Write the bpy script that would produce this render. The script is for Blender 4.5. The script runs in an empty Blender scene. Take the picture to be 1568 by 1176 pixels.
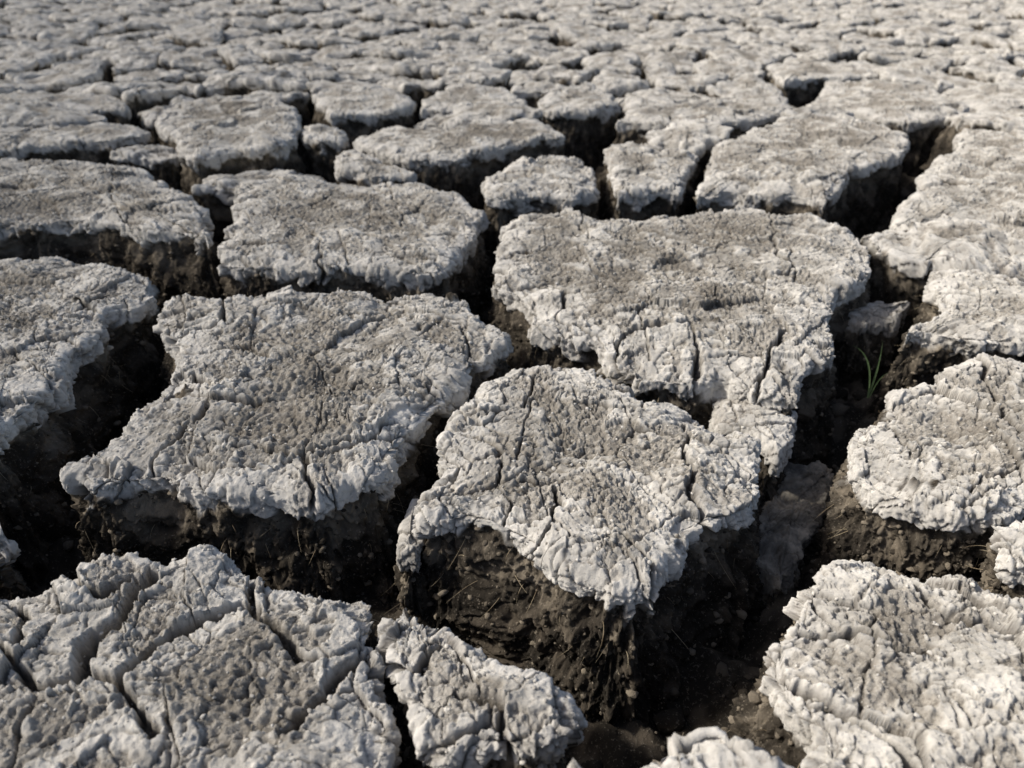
import bpy, math, numpy as np, time
from mathutils import Vector
# Plan survey: outlines were measured on the reference and are converted once into
# metric positions on the level ground (z = top of the crust); everything below is world-space geometry.
H=0.36; P=math.radians(30.2); F=1184.0
def w(u,v,z=0.0):
    x=(u-784)/F; y=(v-588)/F
    t=(H-z)/(math.sin(P)+y*math.cos(P))
    return (x*t, (math.cos(P)-y*math.sin(P))*t)
TR={
'A':(-.008,[(735,585),(785,553),(830,545),(900,558),(930,588),(985,606),(1050,618),(1100,650),(1165,660),(1175,700),(1160,790),(1110,805),(1045,835),(1010,905),(930,922),(870,888),(810,840),(720,805),(650,793),(648,740),(670,690),(695,630)]),
'B':(0,[(245,470),(270,456),(340,462),(420,448),(520,443),(560,440),(590,448),(650,445),(720,453),(735,482),(785,505),(778,530),(710,570),(678,610),(628,650),(595,700),(585,735),(530,740),(490,765),(380,765),(290,760),(235,745),(170,755),(130,750),(90,715),(130,690),(165,660),(200,620),(240,580),(265,540),(240,500)]),
'C':(.004,[(775,324),(870,316),(880,328),(1000,326),(1130,318),(1250,325),(1320,355),(1340,390),(1330,430),(1285,440),(1285,530),(1240,560),(1225,600),(1160,592),(1110,570),(1050,580),(980,572),(930,545),(915,512),(850,508),(810,490),(800,450),(757,425),(765,370)]),
'D':(0,[(355,300),(370,270),(430,260),(530,267),(620,267),(700,287),(738,310),(732,350),(692,396),(676,420),(600,424),(540,416),(480,426),(400,421),(345,410),(335,375),(355,340)]),
'E':(0,[(-60,245),(0,240),(70,232),(140,240),(210,250),(270,285),(315,320),(320,368),(280,372),(225,368),(180,353),(110,348),(60,355),(0,352),(-60,355)]),
'F':(0,[(-80,385),(0,377),(90,374),(160,392),(220,407),(240,450),(225,468),(160,478),(160,510),(110,545),(95,600),(40,640),(-10,700),(-90,720)]),
'G1':(0,[(-100,920),(0,900),(60,900),(110,870),(160,838),(210,840),(250,860),(300,835),(350,840),(370,870),(430,880),(500,890),(560,880),(585,900),(572,960),(590,1040),(600,1100),(600,1150),(620,1220),(400,1330),(200,1380),(0,1380),(-150,1300)]),
'G2':(0,[(590,920),(620,905),(690,940),(700,960),(770,1010),(850,1030),(885,1075),(875,1130),(830,1165),(760,1175),(680,1160),(625,1110),(605,1040),(585,980)]),
'H':(0,[(1280,835),(1340,830),(1400,850),(1480,860),(1500,890),(1570,910),(1650,930),(1800,1000),(1800,1300),(1500,1350),(1300,1280),(1230,1170),(1240,1110),(1180,1080),(1165,1020),(1180,980),(1205,950),(1225,890)]),
'I':(0,[(1315,640),(1350,620),(1370,590),(1440,570),(1480,545),(1540,550),(1640,565),(1750,650),(1700,760),(1600,785),(1540,795),(1460,793),(1400,763),(1335,740),(1298,700)]),
'J':(0,[(1543,850),(1538,815),(1568,795),(1650,805),(1750,830),(1720,895),(1600,880)]),
'K':(0,[(1450,397),(1500,402),(1570,422),(1700,440),(1750,515),(1650,535),(1560,530),(1500,525),(1450,515),(1385,500),(1390,475),(1440,460),(1430,425)]),
'L':(0,[(1470,195),(1530,200),(1620,210),(1750,250),(1750,355),(1640,378),(1560,360),(1520,342),(1450,338),(1400,343),(1365,335),(1370,310),(1400,290),(1420,250),(1460,225)]),
'M1':(0,[(742,270),(790,240),(840,222),(893,225),(912,240),(917,280),(880,305),(820,303),(770,312),(745,300)]),
'M2':(-.004,[(926,228),(960,210),(1020,219),(1072,229),(1057,260),(1040,295),(1000,302),(945,300),(938,270)]),
'M3':(0,[(1094,220),(1150,195),(1230,174),(1290,174),(1350,190),(1390,215),(1383,240),(1310,260),(1278,290),(1268,312),(1200,301),(1120,298),(1066,294),(1079,255)]),
'N':(0,[(542,197),(600,186),(680,191),(760,181),(830,185),(866,205),(820,215),(760,225),(700,240),(640,243),(604,233),(549,213)]),
'N2':(-.006,[(512,234),(545,226),(590,250),(635,258),(615,270),(560,272),(518,258)]),
'O':(0,[(242,175),(270,152),(330,137),(420,142),(453,165),(462,195),(442,228),(400,243),(340,246),(300,258),(274,240),(272,215),(242,195)]),
'P':(0,[(480,145),(520,132),(570,134),(628,144),(632,162),(600,174),(545,179),(502,176)]),
'P2':(-.004,[(457,195),(490,189),(530,198),(525,213),(490,223),(460,211)]),
'Q':(0,[(644,150),(690,129),(760,129),(795,141),(787,157),(740,168),(680,171),(645,166)]),
'R':(0,[(824,150),(850,132),(900,124),(940,141),(947,162),(910,176),(850,179),(826,168)]),
'S':(0,[(942,188),(964,170),(1040,155),(1130,139),(1200,143),(1217,160),(1180,180),(1110,194),(1080,206),(1010,201),(967,196)]),
'T':(0,[(1243,150),(1264,135),(1330,139),(1400,144),(1470,154),(1486,167),(1430,185),(1390,188),(1340,176),(1292,160)]),
'U':(0,[(1174,100),(1210,86),(1270,89),(1340,107),(1345,121),(1260,123),(1200,125)]),
'V':(0,[(-50,194),(0,189),(60,184),(140,189),(200,184),(230,195),(210,207),(156,219),(80,224),(0,229),(-60,229)]),
'W':(-.003,[(168,233),(200,217),(260,215),(280,226),(248,240),(202,241)]),
'X':(0,[(-40,150),(20,139),(100,139),(184,144),(195,162),(140,172),(60,172),(-30,174)]),
'c1':(-.075,[(1005,1150),(1035,1130),(1080,1122),(1105,1135),(1105,1190),(1060,1225),(1005,1215)]),
'c2':(-.035,[(600,800),(625,745),(650,750),(655,800),(640,850),(600,845)]),
'c3':(-.03,[(1085,585),(1150,590),(1225,620),(1215,670),(1190,700),(1150,665),(1100,640)]),
'c4':(-.04,[(1290,470),(1340,450),(1400,450),(1380,490),(1320,505)]),
'c5':(-.085,[(1180,700),(1260,690),(1285,720),(1260,800),(1200,900),(1150,850)]),
}
# fissures: (half width m, depth m, polyline)
CUT=[(.0045,.020,[(228,875),(180,945),(135,985),(122,1050)]),(.003,.014,[(105,870),(135,905),(165,915),(205,885)]),(.0035,.014,[(185,1045),(270,965),(360,930),(400,925)]),(.003,.012,[(380,870),(390,940),(460,990),(500,1000)]),(.003,.012,[(440,1120),(500,1040),(555,985),(610,1040)]),(.003,.012,[(0,1010),(60,1050),(185,1045),(230,1120)]),(.003,.012,[(0,900),(40,950),(30,1000)]),
(0,0,[(680,745),(770,720),(860,720),(940,735)]),(.002,.010,[(860,730),(850,790),(800,830)]),(.002,.010,[(955,810),(1000,850),(1010,915)]),(.0022,.011,[(1050,630),(1060,760),(1110,815)]),(.002,.01,[(740,620),(800,615),(830,550)]),(0,0,[(760,690),(780,760),(760,810)]),(0,0,[(880,610),(990,625),(985,600)]),(0,0,[(700,650),(770,680),(690,700)]),
(.002,.01,[(230,755),(240,690),(290,650)]),(.0025,.012,[(465,690),(475,755)]),(.003,.012,[(345,450),(345,500),(250,520)]),(.002,.01,[(610,640),(530,680),(480,690),(360,680)]),(0,0,[(590,440),(600,480),(700,500),(740,560)]),(.0025,.01,[(290,570),(330,600),(300,650)]),
(.003,.014,[(930,550),(960,500),(1060,495),(1075,585)]),(.0025,.01,[(870,440),(850,480),(920,500)]),(.003,.012,[(1160,590),(1200,500),(1295,520)]),(0,0,[(880,325),(900,370),(1000,390)]),(0,0,[(1180,330),(1190,390),(1230,430),(1300,450)]),(0,0,[(800,420),(900,450),(1010,440),(1150,460)]),
(.003,.012,[(1205,950),(1300,975),(1420,990)]),(.0025,.01,[(1370,835),(1440,930),(1560,960)]),(.003,.012,[(1230,1050),(1330,1100),(1400,1180)]),(0,0,[(1400,720),(1480,740),(1560,700)]),(.0025,.01,[(1490,545),(1530,640),(1568,660)]),(0,0,[(1350,620),(1400,680)]),
(.0025,.01,[(490,430),(490,370),(450,340),(380,330)]),(0,0,[(700,350),(620,340),(590,270)]),(.003,.012,[(150,475),(60,440),(-20,450)]),(.002,.01,[(-20,545),(90,540)]),(.003,.012,[(640,900),(680,960),(640,1010),(580,1000)]),(.0025,.011,[(700,1060),(760,1090),(790,1180)]),(0,0,[(180,235),(170,300),(200,360)]),(0,0,[(0,300),(120,290),(200,310)])]
PAT=[(900,655,95),(430,640,120),(1090,350,110),(330,170,60),(500,600,60),(60,320,90),(400,1050,140),(1100,240,60),(960,240,50),(860,390,60),(1400,940,80),(1480,640,60),(780,200,60),(90,400,60),(950,420,50),(560,330,80)]
SEG=[]
for hw,dp,l in CUT:
    q=[w(*p) for p in l]; SEG+=[(np.array(a),np.array(b),hw or .0014,dp or .007) for a,b in zip(q[:-1],q[1:])]
SPOT=[(w(u,v),w(u+r,v)[0]-w(u,v)[0]) for u,v,r in PAT]
rng=np.random.default_rng(7)
GA=rng.uniform(0,2*np.pi,(256,256)); GX=np.cos(GA); GY=np.sin(GA)
JT=rng.uniform(0.03,0.97,(256,256,2)); CR=rng.uniform(0,1,(256,256,2))
def perlin(x,y):
    ix=np.floor(x).astype(np.int64); iy=np.floor(y).astype(np.int64)
    fx=x-ix; fy=y-iy
    u=fx*fx*fx*(fx*(fx*6-15)+10); v=fy*fy*fy*(fy*(fy*6-15)+10)
    x0=ix&255; x1=(ix+1)&255; y0=iy&255; y1=(iy+1)&255
    a=GX[x0,y0]*fx+GY[x0,y0]*fy
    b=GX[x1,y0]*(fx-1)+GY[x1,y0]*fy
    c=GX[x0,y1]*fx+GY[x0,y1]*(fy-1)
    d=GX[x1,y1]*(fx-1)+GY[x1,y1]*(fy-1)
    return ((a+(b-a)*u)*(1-v)+(c+(d-c)*u)*v)*1.5
def fbm(x,y,o):
    r=0;a=1;s=1
    for i in range(o): r=r+a*perlin(x*s+i*13.7,y*s+i*7.3); a*=.6; s*=2.1
    return r
def worley(x,y):
    ix=np.floor(x).astype(np.int64); iy=np.floor(y).astype(np.int64)
    z=np.zeros(x.shape)
    f1=z+9; f2=z+9; r=z; r2=z; tl=z
    for dx in (-1,0,1):
        for dy in (-1,0,1):
            cx=(ix+dx)&255; cy=(iy+dy)&255
            J=JT[cx,cy]; ax=ix+dx+J[...,0]-x; ay=iy+dy+J[...,1]-y; d=np.sqrt(ax*ax+ay*ay)
            m=d<f1
            f2=np.where(m,f1,np.minimum(f2,d)); f1=np.where(m,d,f1)
            C=CR[cx,cy]; r=np.where(m,C[...,0],r); r2=np.where(m,C[...,1],r2)
            tl=np.where(m,ax*GX[cx,cy]+ay*GY[cx,cy],tl)
    return f1,f2,r,r2,tl
def ss(a,b,x):
    t=np.clip((x-a)/(b-a),0,1); return t*t*(3-2*t)
def smooth_circ(a,sig):
    n=len(a); k=np.fft.fftfreq(n)*n
    return np.real(np.fft.ifft(np.fft.fft(a)*np.exp(-2*(np.pi*k*sig/n)**2)))

def clod(poly,z0,sp,seed,depth=0.14,r0=0.009,tilt=(0,0),wallonly=0.0,droop=0.005,big=1.0,relief=1.0,hero=False,amp=1.0):
    R=np.random.default_rng(seed)
    p=np.array(poly,float)
    A=0.5*np.sum(p[:,0]*np.roll(p[:,1],-1)-np.roll(p[:,0],-1)*p[:,1])
    if A<0: p=p[::-1]; A=-A
    q=np.vstack([p,p[:1]]); seg=np.hypot(*np.diff(q,axis=0).T); cum=np.concatenate([[0],np.cumsum(seg)]); L=cum[-1]
    N=int(max(6,min(480,L/4/sp))); n=4*N
    t=np.arange(n)/n*L
    C=np.stack([np.interp(t,cum,q[:,0]),np.interp(t,cum,q[:,1])],1)
    xs=p[:,0];ys=p[:,1];cr=xs*np.roll(ys,-1)-np.roll(xs,-1)*ys
    c=np.array([np.sum((xs+np.roll(xs,-1))*cr),np.sum((ys+np.roll(ys,-1))*cr)])/(6*A)
    ds=L/n
    for i in (0,1): C[:,i]=smooth_circ(C[:,i],0.004/ds)
    so=R.uniform(-50,50,2)
    def nrm(C,sig):
        T=np.roll(C,-1,0)-np.roll(C,1,0)
        for i in (0,1): T[:,i]=smooth_circ(T[:,i],sig/ds)
        Nn=np.stack([T[:,1],-T[:,0]],1); return Nn/np.maximum(1e-9,np.hypot(Nn[:,0],Nn[:,1])[:,None])
    n0=nrm(C,0.008)
    off=-.001+0.004*perlin(C[:,0]/.045+so[0],C[:,1]/.045+so[1])+0.0015*perlin(C[:,0]/.014+so[0],C[:,1]/.014)
    f1,f2,cr1,_,tl=worley(C[:,0]/.04+so[1],C[:,1]/.04+so[0])
    off+= (cr1-.5)*0.008*big - 0.0015*(1-ss(0,.08,f2-f1))
    C=C+n0*off[:,None]*amp
    for i in (0,1): C[:,i]=smooth_circ(C[:,i],max(0.0014/ds,0.5))
    ang=np.arctan2(C[:,1]-c[1],C[:,0]-c[0]); k0=np.argmin(np.abs(ang+3*np.pi/4)); C=np.roll(C,-k0,0)
    nn=nrm(C,0.018)
    r=r0*(1+.6*perlin(C[:,0]/.06+3,C[:,1]/.06+9)); r=np.clip(r,.0035,.03)
    Ci=C-nn*r[:,None]
    Cs=np.stack([smooth_circ(C[:,0],.014/ds),smooth_circ(C[:,1],.014/ds)],1)
    Rd=Ci-c; Rl=np.hypot(Rd[:,0],Rd[:,1]); cf=np.clip(np.sum(Rd*nn,1)/Rl,.35,1)
    g=np.linspace(-1,1,N+1); X,Y=np.meshgrid(g,g,indexing='xy')
    s=np.maximum(np.abs(X),np.abs(Y)); s_=np.maximum(s,1e-9)
    Pp=np.where(-Y>=s-1e-12,(X/s_+1)/2*N, np.where(X>=s-1e-12,N+(Y/s_+1)/2*N, np.where(Y>=s-1e-12,2*N+(1-X/s_)/2*N,3*N+(1-Y/s_)/2*N)))
    Pp=np.mod(Pp,n)
    i0=np.floor(Pp).astype(int)%n; i1=(i0+1)%n; fr=(Pp-np.floor(Pp))
    def ip(a): return a[i0]*(1-fr)+a[i1]*fr
    tx=c[0]+s*(ip(Ci[:,0])-c[0]); ty=c[1]+s*(ip(Ci[:,1])-c[1])
    dist=(1-s)*ip(smooth_circ(Rl*cf,.01/ds))
    nt=(N+1)**2
    rm=float(np.mean(r)); al=np.pi*rm/2; total=al+depth
    K=max(6,int(total/(sp*1.25))); kk=np.arange(1,K+1)/K
    a=kk*total
    if K<24: a=total*kk**1.3
    aa=a[:,None]*np.ones((1,n)); rr=r[None,:]*np.ones((K,1)); ph=np.minimum(aa/rr,np.pi/2)
    dd=np.maximum(aa-rr*np.pi/2,0)
    o=rr*np.sin(ph); z=-rr*(1-np.cos(ph))-dd
    bl=ss(.004,.03,dd)
    sx=Ci[None,:,0]+nn[None,:,0]*o+(Cs-C)[None,:,0]*bl; sy=Ci[None,:,1]+nn[None,:,1]*o+(Cs-C)[None,:,1]*bl
    qx=Ci[None,:,0]+nn[None,:,0]*aa; qy=Ci[None,:,1]+nn[None,:,1]*aa
    x=np.concatenate([tx.ravel(),sx.ravel()]); y=np.concatenate([ty.ravel(),sy.ravel()])
    zz=np.concatenate([-droop*np.exp(-dist.ravel()/.018),(z-droop).ravel()])
    Wx=np.concatenate([tx.ravel(),qx.ravel()]); Wy=np.concatenate([ty.ravel(),qy.ravel()])
    Qx=Wx+so[0]; Qy=Wy+so[1]
    D=np.concatenate([dist.ravel(),-aa.ravel()])
    nx=np.concatenate([np.zeros(nt),(nn[None,:,0]*np.sin(ph)).ravel()]); ny=np.concatenate([np.zeros(nt),(nn[None,:,1]*np.sin(ph)).ravel()]); nz=np.concatenate([np.ones(nt),np.cos(ph).ravel()])
    dw=np.concatenate([np.zeros(nt),dd.ravel()])
    ed=np.exp(-np.maximum(D,0)/.03)
    ux=.0035*perlin(Qx/.028,Qy/.028)+.0011*perlin(Qx/.006+7,Qy/.006); uy=.0035*perlin(Qx/.028+31,Qy/.028+17)+.0011*perlin(Qx/.006,Qy/.006+11)
    wx=Qx+ux; wy=Qy+uy
    f1,f2,c1,c1b,t1=worley(wx/.040,wy/.040); e1=f2-f1
    g1,g2,c2,c2b,t2=worley(wx/.0105+5,wy/.0105+3); e2=g2-g1
    i1_,i2_,c4,c4b,t4=worley(wx/.021+15,wy/.021+23); e4=i2_-i1_
    h1,h2,c0,_,t0=worley(wx/.085+2,wy/.085+8); e0=h2-h1
    m1=ss(-.35,.3,perlin(Qx/.06+4,Qy/.06)); m2=ss(-.15,.2,perlin(Qx/.035,Qy/.035+9)); m4=ss(-.2,.15,perlin(Qx/.05+30,Qy/.05+9))
    k1=(1-ss(0.0,.045,e1)); k2=(1-ss(0,.13,e2)); kz=(1-ss(0.0,.024,e0)); k4=(1-ss(0,.07,e4))
    en=perlin(wx/.055+60,wy/.055)+.6*perlin(wx/.02,wy/.02+60)+.5*perlin(wx/.008,wy/.008+40)
    spot=0*D; cut=0*D; cdp=0*D; lipm=0*D
    if hero:
        for (cx,cy),rad in SPOT:
            if abs(cx-c[0])<.5 and abs(cy-c[1])<.6: spot=np.maximum(spot,1-ss(.35,1.1,np.hypot(Wx+4*ux-cx,Wy+4*uy-cy)/rad))
        lo=p.min(0)-.05; hi=p.max(0)+.05
        wn=1+.6*perlin(Qx/.02+70,Qy/.02)
        for a_,b_,hw,dp in SEG:
            if max(a_[0],b_[0])<lo[0] or min(a_[0],b_[0])>hi[0] or max(a_[1],b_[1])<lo[1] or min(a_[1],b_[1])>hi[1]: continue
            ab=b_-a_; X2=Wx+1.8*ux; Y2=Wy+1.8*uy; tt=np.clip(((X2-a_[0])*ab[0]+(Y2-a_[1])*ab[1])/(ab@ab),0,1)
            cd=np.hypot(X2-a_[0]-tt*ab[0],Y2-a_[1]-tt*ab[1])
            cu=1-ss(hw*wn*.35,hw*wn+.0008,cd)
            cut=np.maximum(cut,cu); cdp=np.maximum(cdp,cu*dp); lipm=np.maximum(lipm,np.exp(-cd/.007)*dp/.012)
    ero=ss(.02,.12,en-.50*ed+.10+.55*spot)
    cru=1-ero
    d=-k1*(.0018+.0040*ed)*(.25+.75*m1)+((c1-.5)*.0040+t1*.0020)*(.45+.55*ed)*(1-.5*ero)
    d+=cru*.0007*np.exp(-e1/.10)*(1-k1)
    d+=-k4*.0024*m4+((c4-.5)*.0024+t4*.0016)*(.2+.8*m4)
    d+=-k2*.0015*m2+((c2-.5)*.0016+t2*.0012)*(.2+.8*m2)
    d+=-kz*.005+(c0-.5)*.005+t0*.005
    d+=-cdp
    if hero: d+=.0018*lipm*(1-cut)-.0025*spot
    d-= (.005*(c1b>.84)*ss(0,.04,e1)+.0035*(c4b>.76)*ss(0,.05,e4))*ed*(D>-.010)
    led=perlin(wx/.045,wy/.045+20)*2.4; lf=led-np.floor(led); d+=(np.floor(led)+ss(.0,.06,lf))*.0013*(1-.5*ed)
    d+=relief*(.006*perlin(Qx/.15,Qy/.15+5)+.0035*perlin(Qx/.05+1,Qy/.05))
    d-= .0020*ero
    if sp<.006:
        b=np.abs(perlin(Qx/.009,Qy/.009)); d+=(.0009+.0020*ero)*(b-.3)
        d+=(.0009+.0008*ero)*perlin(Qx/.0045,Qy/.0045)
    if sp<.0028:
        s1,s2,c3,_,t3=worley(wx/.0046+1,wy/.0046+2)
        d+=((c3-.5)*.0014+t3*.0012-.0007*(1-ss(0,.2,s2-s1)))*np.maximum(ero,.35+.4*m2)
        d+=(.0005+.0002*ero)*perlin(Qx/.0022,Qy/.0022+2)
    d=d*amp
    ac=.010+.010*perlin(Qx/.03+50,Qy/.03)+.010*(c1-.5)+.008*(c4-.5)+.004*perlin(Qx/.009,Qy/.009+50)
    wm=ss(0,.006,dw-ac)
    if wallonly>0: wm=np.maximum(wm,wallonly)
    l1,l2,lc,_,lt=worley(Qx/.011+.3*perlin(Qx/.005,Qy/.005),Qy/.011+.3*perlin(Qx/.005+9,Qy/.005))
    j1,j2,jc,_,_=worley(Qx/.0045+.3*perlin(Qx/.003,Qy/.003),Qy/.0045)
    dwall=-.006+.010*perlin(Qx/.045,Qy/.045)+.006*perlin(Qx/.018,Qy/.018)+(.5-l1)*.004+(lc-.5)*.004+(.5-j1)*.003+(jc-.5)*.0015+.0022*perlin(Qx/.007,Qy/.007)+.0016*perlin(Qx/.003,Qy/.003)+.20*np.maximum(dw-.02,0)
    disp=d*(1-wm)+dwall*wm*(.4+.6*amp)
    x=x+nx*disp; y=y+ny*disp; zz=zz+nz*disp
    zz=zz+(dw>0)*wm*.004*perlin(Qx/.009+3,Qy/.009)
    zz=zz+z0+tilt[0]*(x-c[0])+tilt[1]*(y-c[1])
    crk=np.clip(np.maximum.reduce([k1*(.2+.8*m1)*(.6+.4*ed),k2*.5*m2,kz*.9,k4*.75*m4,cut*1.2]),0,1)
    o5=5 if sp<.006 else 3
    tone=.5+.8*fbm(Qx/.035+3,Qy/.035,o5)*.5+.2*(c4-.5)+.12*(c2-.5)
    pat=np.maximum(ss(.0,.40,fbm(Qx/.11+9,Qy/.11,o5))*(1-ed),spot*ss(-.5,.2,fbm(Qx/.02+9,Qy/.02,3)))
    V=np.stack([x,y,zz],1)
    idx=np.arange(nt).reshape(N+1,N+1)
    q1=np.stack([idx[:-1,:-1],idx[:-1,1:],idx[1:,1:],idx[1:,:-1]],-1).reshape(-1,4)
    per=np.concatenate([idx[0,:N],idx[:N,N],idx[N,N:0:-1],idx[N:0:-1,0]])
    rings=np.vstack([per[None,:],nt+np.arange(K*n).reshape(K,n)])
    a0=rings[:-1];b0=rings[1:]
    q2=np.stack([a0,b0,np.roll(b0,-1,1),np.roll(a0,-1,1)],-1).reshape(-1,4)
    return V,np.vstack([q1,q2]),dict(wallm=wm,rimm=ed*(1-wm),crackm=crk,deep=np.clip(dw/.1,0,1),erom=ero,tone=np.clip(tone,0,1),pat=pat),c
KEYS=('wallm','rimm','crackm','deep','erom','tone','pat')
def mkmesh(name,V,Fq,att,mat,origin=None):
    me=bpy.data.meshes.new(name)
    V=np.asarray(V,dtype=np.float32)
    if origin is not None: V=V-np.array([origin[0],origin[1],0],np.float32)
    me.vertices.add(len(V)); me.vertices.foreach_set("co",V.ravel())
    k=Fq.shape[1]
    me.loops.add(Fq.size); me.loops.foreach_set("vertex_index",Fq.ravel().astype(np.int32))
    me.polygons.add(len(Fq)); me.polygons.foreach_set("loop_start",(np.arange(len(Fq))*k).astype(np.int32))
    for nme,a in (att or {}).items():
        at=me.attributes.new(nme,'FLOAT','POINT'); at.data.foreach_set("value",a.astype(np.float32))
    me.update(calc_edges=True); me.shade_smooth()
    me.materials.append(mat)
    ob=bpy.data.objects.new(name,me); bpy.context.scene.collection.objects.link(ob)
    if origin is not None: ob.location=(origin[0],origin[1],0)
    return ob
def mudmat(name):
    m=bpy.data.materials.new(name); m.use_nodes=True; nt=m.node_tree; nt.nodes.clear()
    N=nt.nodes.new; Lk=nt.links.new
    out=N('ShaderNodeOutputMaterial'); bs=N('ShaderNodeBsdfDiffuse'); Lk(bs.outputs[0],out.inputs[0])
    bs.inputs['Roughness'].default_value=.7
    geo=N('ShaderNodeNewGeometry')
    def noise(sc,det,off=0,rough=.55,o='Fac'):
        mp=N('ShaderNodeVectorMath'); mp.operation='ADD'; mp.inputs[1].default_value=(off,off*.7,off*.3); Lk(geo.outputs['Position'],mp.inputs[0])
        n=N('ShaderNodeTexNoise'); n.inputs['Scale'].default_value=sc; n.inputs['Detail'].default_value=det; n.inputs['Roughness'].default_value=rough; Lk(mp.outputs[0],n.inputs['Vector']); return n.outputs[o]
    def rng_(v,a,b,c=0,d=1):
        r=N('ShaderNodeMapRange'); r.interpolation_type='SMOOTHSTEP'; Lk(v,r.inputs[0]); r.inputs[1].default_value=a; r.inputs[2].default_value=b; r.inputs[3].default_value=c; r.inputs[4].default_value=d; return r.outputs[0]
    def mix(f,a,b,mode='MIX'):
        x=N('ShaderNodeMix'); x.data_type='RGBA'; x.blend_type=mode
        if isinstance(f,float): x.inputs[0].default_value=f
        else: Lk(f,x.inputs[0])
        for i,v in ((6,a),(7,b)):
            if isinstance(v,tuple): x.inputs[i].default_value=(*v,1)
            else: Lk(v,x.inputs[i])
        return x.outputs[2]
    def math_(op,a,b):
        x=N('ShaderNodeMath'); x.operation=op
        for i,v in ((0,a),(1,b)):
            if isinstance(v,(int,float)): x.inputs[i].default_value=v
            else: Lk(v,x.inputs[i])
        return x.outputs[0]
    mul=lambda a,b: math_('MULTIPLY',a,b)
    def attr(n):
        a=N('ShaderNodeAttribute'); a.attribute_name=n; return a.outputs['Fac']
    wall,rim,crk,deep,ero,tone,pat=[attr(k) for k in KEYS]
    fine=noise(330,3,5,.78)
    top=mix(rng_(tone,.15,.85),(.385,.36,.312),(.61,.575,.505))
    fm=rng_(fine,.38,.62)
    top=mix(mul(ero,.72),top,mix(fm,(.165,.143,.11),(.43,.39,.325)))
    top=mix(mul(pat,.55),top,(.165,.143,.111))
    top=mix(mul(rim,.3),top,(.64,.61,.555))
    rough=math_('MAXIMUM',math_('MAXIMUM',ero,wall),.65)
    top=mix(mul(rng_(fine,.54,.70,0,.6),rough),top,(.16,.138,.107))
    top=mix(mul(crk,.88),top,(.07,.057,.043))
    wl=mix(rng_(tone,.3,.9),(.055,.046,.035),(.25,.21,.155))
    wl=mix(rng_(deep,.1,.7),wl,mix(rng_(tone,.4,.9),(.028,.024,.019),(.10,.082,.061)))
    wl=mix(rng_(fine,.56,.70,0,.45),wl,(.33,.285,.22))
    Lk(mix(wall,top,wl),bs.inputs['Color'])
    b1=N('ShaderNodeBump'); b1.inputs['Distance'].default_value=.0022; Lk(fine,b1.inputs['Height']); Lk(rough,b1.inputs['Strength'])
    Lk(b1.outputs[0],bs.inputs['Normal'])
    return m
def simplemat(name,c1,c2,sc=200,rough=.8):
    m=bpy.data.materials.new(name); m.use_nodes=True; nt=m.node_tree; bs=nt.nodes['Principled BSDF']; bs.inputs['Roughness'].default_value=rough
    g=nt.nodes.new('ShaderNodeNewGeometry'); n=nt.nodes.new('ShaderNodeTexNoise'); n.inputs['Scale'].default_value=sc; nt.links.new(g.outputs['Position'],n.inputs['Vector'])
    r=nt.nodes.new('ShaderNodeValToRGB'); r.color_ramp.elements[0].position=.35; r.color_ramp.elements[1].position=.65
    r.color_ramp.elements[0].color=(*c1,1); r.color_ramp.elements[1].color=(*c2,1)
    nt.links.new(n.outputs['Fac'],r.inputs[0]); nt.links.new(r.outputs[0],bs.inputs['Base Color']); return m
MUD=mudmat("dry_mud")
polys={}
def spacing(c): return max(.00088,math.hypot(c[0],c[1],H)*.0016)
def outline(pl,z):
    """front rims were traced at the crust's lower lip, so pull those points back to the top edge"""
    pw=np.array([w(u,v,z) for u,v in pl]); T=np.roll(pw,-1,0)-np.roll(pw,1,0)
    A=np.sum(pw[:,0]*np.roll(pw[:,1],-1)-np.roll(pw[:,0],-1)*pw[:,1])
    Nn=np.stack([T[:,1],-T[:,0]],1)*np.sign(A); Nn/=np.hypot(Nn[:,0],Nn[:,1])[:,None]
    f=np.clip(-Nn[:,1],0,1)
    return np.array([w(u,v,z-.014*ff) for (u,v),ff in zip(pl,f)])
i=0; tops=[]; lips=[]; wallpts=[]
for k,(z,pl) in TR.items():
    small=k[0]=='c'
    pw=outline(pl,z); polys[k]=pw
    R=np.random.default_rng(100+i); cc=np.mean(pw,0); sp=spacing((cc[0]*.9,cc[1]*.85))
    V,Fq,att,c=clod(pw,z+(0 if small else R.uniform(-.004,.004)),sp,200+i,depth=.06 if small else .15,tilt=R.uniform(-.04,.04,2),wallonly={'c5':.75,'c1':.35,'c4':.35,'c2':.2}.get(k,0.0),big=.5 if small else 1,hero=not small,amp=.55 if small else 1.0)
    mkmesh('mud_chunk' if small else 'mud_clod',V,Fq,att,MUD,c)
    if cc[1]<1.3:
        a=np.where(att['wallm']<.05)[0]; area=len(a)*sp*sp
        if len(a):
            a=R.choice(a,int(min(len(a),area*24000))); tops.append(V[a])
        b=np.where((att['wallm']>.5)&(att['deep']>.05)&(att['deep']<.6))[0]
        if len(b):
            b1_=R.choice(b,min(len(b),int(80 if not small else 6))); lips.append(np.hstack([V[b1_],np.stack([V[b1_,0]-c[0],V[b1_,1]-c[1]],1)]))
            b=np.where((att['wallm']>.5)&(att['deep']>.05))[0]
            wallpts.append(V[R.choice(b,min(len(b),2600 if not small else 200))])
    i+=1
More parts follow.
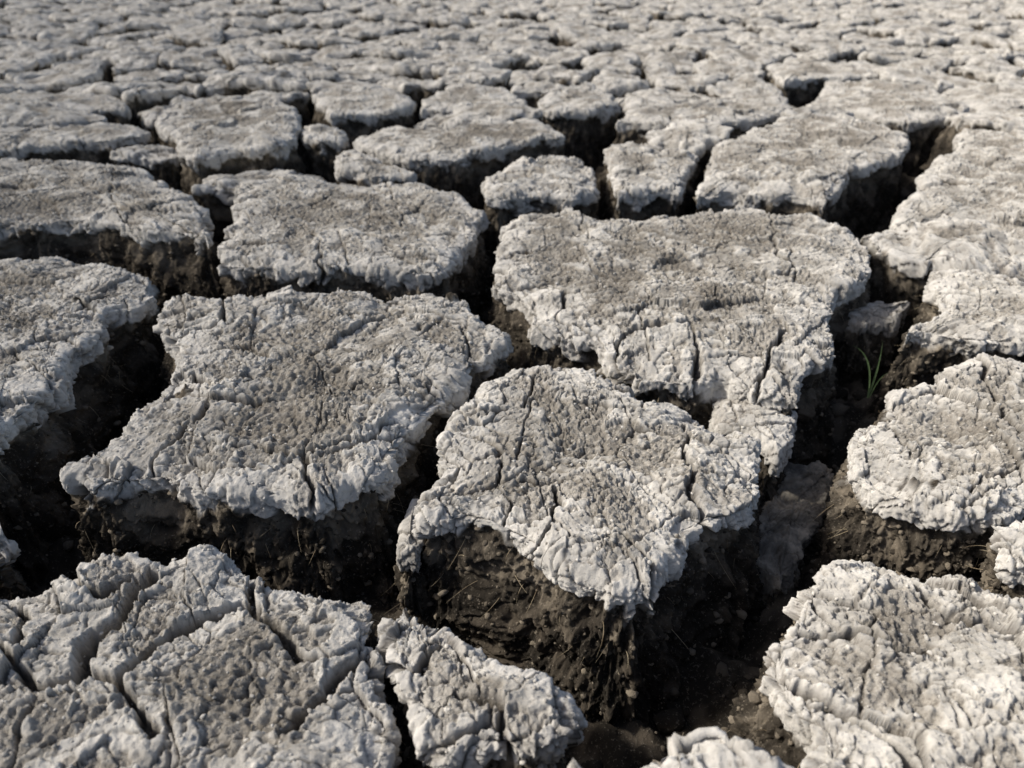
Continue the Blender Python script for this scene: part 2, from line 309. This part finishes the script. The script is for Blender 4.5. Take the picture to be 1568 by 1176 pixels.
# ---------- background voronoi
def inpoly(pt,pl):
    x,y=pt; c=False; j=len(pl)-1
    for i in range(len(pl)):
        if (pl[i][1]>y)!=(pl[j][1]>y) and x<(pl[j][0]-pl[i][0])*(y-pl[i][1])/(pl[j][1]-pl[i][1])+pl[i][0]: c=not c
        j=i
    return c
block=[]
for k,pl in polys.items():
    if k[0]=='c': continue
    q=np.vstack([pl,pl[:1]])
    for a,b in zip(q[:-1],q[1:]):
        m=max(1,int(np.hypot(*(b-a))/.03))
        for t in range(m):
            pt=a+(b-a)*t/m; block.append(pt+(pl.mean(0)-pt)*.12)
block=np.array(block)
seeds=[]; cell=.19; R=np.random.default_rng(5)
for iy in range(-2,35):
    for ix in range(-36,37):
        x=(ix+.5*(iy%2)+R.uniform(-.5,.5))*cell; y=(iy+R.uniform(-.5,.5))*cell*.95
        if abs(x)>.85*y+1.0 or y<-.3: continue
        if any(inpoly((x,y),pl) for kk,pl in polys.items() if kk[0]!='c'): continue
        dmin=np.min(np.hypot(block[:,0]-x,block[:,1]-y))
        if dmin<.06: continue
        seeds.append((x,y))
seeds=np.array(seeds); allp=np.vstack([seeds,block])
def cellpoly(i):
    s=seeds[i]; R_=.3; pl=[s+np.array(v)*R_ for v in ((-1,-1),(1,-1),(1,1),(-1,1))]
    d=np.hypot(*(allp-s).T); order=np.argsort(d)
    for j in order[1:60]:
        if d[j]>.8: break
        o=allp[j]; isb=j>=len(seeds)
        nrm=(o-s)/d[j]; lim=d[j]*.5-.013 if not isb else d[j]-.030
        if not isb: lim-= .011*np.sin((s[0]+o[0])*37+(s[1]+o[1])*53)
        new=[]
        for a,b in zip(pl,pl[1:]+pl[:1]):
            da=np.dot(a-s,nrm)-lim; db=np.dot(b-s,nrm)-lim
            if da<=0: new.append(a)
            if (da<0)!=(db<0): new.append(a+(b-a)*da/(da-db))
        pl=new
        if len(pl)<3: return None
    return pl
VV=[];FF=[];AT={k:[] for k in KEYS};base=0
for i in range(len(seeds)):
    pl=cellpoly(i)
    if pl is None: continue
    pa=np.array(pl); ar=abs(.5*np.sum(pa[:,0]*np.roll(pa[:,1],-1)-np.roll(pa[:,0],-1)*pa[:,1]))
    if ar<.0022: continue
    s=seeds[i]; sp=spacing(s)*1.2
    if s[1]<.2 or abs(s[0])>.72*s[1]+.35: sp*=2.2
    R=np.random.default_rng(900+i)
    V,Fq,att,c=clod(pl,R.uniform(-.028,.014),sp,3000+i,depth=.12,tilt=R.uniform(-.13,.13,2),big=2.5,relief=1.7)
    VV.append(V);FF.append(Fq+base);base+=len(V)
    for k in AT: AT[k].append(att[k])
mkmesh('cracked_mud_field',np.vstack(VV),np.vstack(FF),{k:np.concatenate(v) for k,v in AT.items()},MUD)
# ---------- ground sheet
yy=np.concatenate([np.linspace(-3,-.3,12)[:-1],-.5+np.geomspace(.2,8.0,620),-.5+np.geomspace(8.4,400,60)])
uu=np.linspace(-1,1,560)
Y,U=np.meshgrid(yy,uu,indexing='ij'); X=U*(1.0*np.abs(Y)+1.3)
X=np.where(Y>7,U*(np.abs(Y)*2.0+1.3-7.0),X)
out=ss(0,.6,Y-6.2)
out=np.maximum(out,ss(0,.5,np.abs(X)-(.85*Y+1.15)))
out=np.maximum(out,ss(0,.3,-Y-.4))
def floorz(x,y):
    f1,_,_,_,_=worley(x/.02,y/.02)
    return -.13+.022*perlin(x/.12,y/.12)+.02*perlin(x/.05,y/.05)+.010*perlin(x/.022,y/.022)-.010*f1+.004*perlin(x/.008,y/.008)
Z=floorz(X,Y)
h1,h2,hc,_,_=worley(X/.2+.02*perlin(X/.1,Y/.1),Y/.2)
Z2=-.01-.03*(1-ss(.0,.15,h2-h1))+.01*(hc-.5)
Z=Z*(1-out)+Z2*out
nr,nc=X.shape; idx=np.arange(nr*nc).reshape(nr,nc)
Fq=np.stack([idx[:-1,:-1],idx[:-1,1:],idx[1:,1:],idx[1:,:-1]],-1).reshape(-1,4)
tn=np.clip(.5+.5*fbm(X/.03,Y/.03,4),0,1)
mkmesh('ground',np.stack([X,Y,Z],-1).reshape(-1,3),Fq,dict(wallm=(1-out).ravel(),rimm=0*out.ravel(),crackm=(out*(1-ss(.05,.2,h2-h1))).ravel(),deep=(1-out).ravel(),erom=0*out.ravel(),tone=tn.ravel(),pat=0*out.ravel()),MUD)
# ---------- loose crumbs
import bmesh
bm=bmesh.new(); bmesh.ops.create_icosphere(bm,subdivisions=1,radius=1)
IV=np.array([v.co[:] for v in bm.verts]); IF=np.array([[v.index for v in f.verts] for f in bm.faces]); bm.free()
def crumbs(name,pts,sizes,wallv,seed,deepv=.4):
    R=np.random.default_rng(seed); n=len(pts); m=len(IV)
    B=IV[None]*(1+R.uniform(-.4,.25,(n,m,1)))*R.uniform(.6,1.2,(n,1,3))
    a=R.uniform(0,6.28,n); ca,sa=np.cos(a),np.sin(a)
    X=B[...,0]*ca[:,None]-B[...,1]*sa[:,None]; Yv=B[...,0]*sa[:,None]+B[...,1]*ca[:,None]
    B=np.stack([X,Yv,B[...,2]*.7],-1)*sizes[:,None,None]+pts[:,None,:]
    Fc=(IF[None]+(np.arange(n)*m)[:,None,None]).reshape(-1,3)
    o=np.zeros(n*m); tn=np.repeat(R.random(n),m)
    mkmesh(name,B.reshape(-1,3),Fc,dict(wallm=o+wallv,rimm=o,crackm=o,deep=o+deepv,erom=o,tone=tn,pat=o),MUD)
R=np.random.default_rng(77)
tp=np.vstack(tops); sz=.0005+.0019*R.random(len(tp))**5
crumbs('mud_crumbs',tp+np.array([0,0,.0002]),sz,0.0,1,0)
wp=np.vstack(wallpts); crumbs('soil_crumbs',wp,.0007+.0040*R.random(len(wp))**4,1.0,3,.25)
fx=R.uniform(-.9,.9,9000); fy=R.uniform(.15,1.3,9000)
crumbs('soil_rubble',np.stack([fx,fy,floorz(fx,fy)+.001],1),.0015+.012*R.random(9000)**5,1.0,2,.5)
# ---------- fibres
def tubes(paths,rad):
    Vs=[];Fs=[];b=0
    for pts,r in zip(paths,rad):
        k=len(pts); T=np.gradient(pts,axis=0); T/=np.linalg.norm(T,axis=1)[:,None]+1e-9
        up=np.array([.3,.5,.81]); S=np.cross(T,up); S/=np.linalg.norm(S,axis=1)[:,None]+1e-9; U2=np.cross(T,S)
        rr=r*(1-np.linspace(0,1,k)**2*.85)
        ring=np.stack([pts+(S*math.cos(a)+U2*math.sin(a))*rr[:,None] for a in (0,2.094,4.189)],1).reshape(-1,3)
        Vs.append(ring)
        for j in range(k-1):
            for m in range(3):
                a=b+j*3+m; c_=b+j*3+(m+1)%3; Fs.append((a,c_,c_+3,a+3))
        b+=k*3
    return np.vstack(Vs),np.array(Fs)
LP=np.vstack(lips); paths=[];rad=[]
for row in LP:
    o=np.array([row[3],row[4],0]); o/=np.linalg.norm(o)+1e-9
    L=R.uniform(.006,.022); d=o*R.uniform(.3,1)+R.normal(0,.5,3)+np.array([0,0,-.4]); d/=np.linalg.norm(d)
    t=np.linspace(0,1,6)[:,None]; cur=R.normal(0,.25,3)*L
    paths.append(row[:3]-o*.001+d*L*t+cur*t*t+np.array([0,0,-.3*L])*t*t); rad.append(R.uniform(.00014,.0003))
for p_ in tp[R.choice(len(tp),70)]:
    d=np.array([R.normal(),R.normal(),.15]); d/=np.linalg.norm(d); L=R.uniform(.005,.016); t=np.linspace(0,1,5)[:,None]
    paths.append(p_+[0,0,.0004]+d*L*t-np.array([0,0,.2*L])*t*t); rad.append(R.uniform(.0001,.00022))
V_,F_=tubes(paths,rad)
mkmesh('dry_grass_roots',V_,F_,None,simplemat('straw',(.26,.19,.11),(.44,.36,.23),90))
# ---------- green sprout in the crack
bx,by=w(1335,585,-.05)
def blade(base,tip,bow,wd):
    t=np.linspace(0,1,14)[:,None]; base=np.array(base);tip=np.array(tip); c_=base+(tip-base)*t+np.array(bow)*(t*(1-t))*4
    T=np.gradient(c_,axis=0); S=np.cross(T,[0.2,1,.1]); S/=np.linalg.norm(S,axis=1)[:,None]
    ww=wd*np.sin(np.pi*np.clip(t*.85+.15,0,1))**.6; ww=ww*(1-t**3)
    n_=np.cross(T,S); n_/=np.linalg.norm(n_,axis=1)[:,None]
    return np.stack([c_-S*ww,c_-n_*ww*.35,c_+S*ww],1).reshape(-1,3)
blades=[blade((bx,by,-.07),(bx+.002,by+.004,-.002),(.002,0,0),.0011),
        blade((bx,by,-.07),(bx-.030,by+.004,-.008),(.006,0,.012),.0010),
        blade((bx+.002,by,-.07),(bx+.014,by-.006,-.035),(-.002,0,.008),.0007)]
Vb=np.vstack(blades); Fb=[]
for q in range(len(blades)):
    for j in range(13):
        for m in (0,1):
            a=q*42+j*3+m; Fb.append((a,a+1,a+4,a+3))
mkmesh('grass_sprout',Vb,np.array(Fb),None,simplemat('grass_green',(.09,.14,.05),(.15,.21,.09),300,.5))
# ---------- light, world, camera
sc=bpy.context.scene
el,az=math.radians(42),math.radians(-92)
sd=(math.sin(az)*math.cos(el),math.cos(az)*math.cos(el),math.sin(el))
L=bpy.data.lights.new('sun','SUN'); L.energy=4.1; L.angle=math.radians(5); L.color=(1,.97,.925)
lo=bpy.data.objects.new('sun',L); lo.rotation_euler=Vector(sd).to_track_quat('Z','Y').to_euler(); sc.collection.objects.link(lo)
W=bpy.data.worlds.new('World'); sc.world=W; W.use_nodes=True; nt=W.node_tree
sk=nt.nodes.new('ShaderNodeTexSky'); sk.sky_type='NISHITA'; sk.sun_disc=False; sk.sun_elevation=el; sk.sun_rotation=az; sk.air_density=.8; sk.dust_density=3
nt.links.new(sk.outputs[0],nt.nodes['Background'].inputs[0]); nt.nodes['Background'].inputs[1].default_value=.15
cam=bpy.data.cameras.new('camera'); co=bpy.data.objects.new('camera',cam); sc.collection.objects.link(co)
co.location=(0,0,H); co.rotation_euler=(math.pi/2-P,0,0); cam.sensor_width=36; cam.lens=36*F/1568; cam.clip_start=.02; cam.clip_end=1000
cam.dof.use_dof=True; cam.dof.focus_distance=.60; cam.dof.aperture_fstop=8.5
sc.camera=co
sc.view_settings.view_transform='Standard'; sc.view_settings.look='None'; sc.view_settings.exposure=0
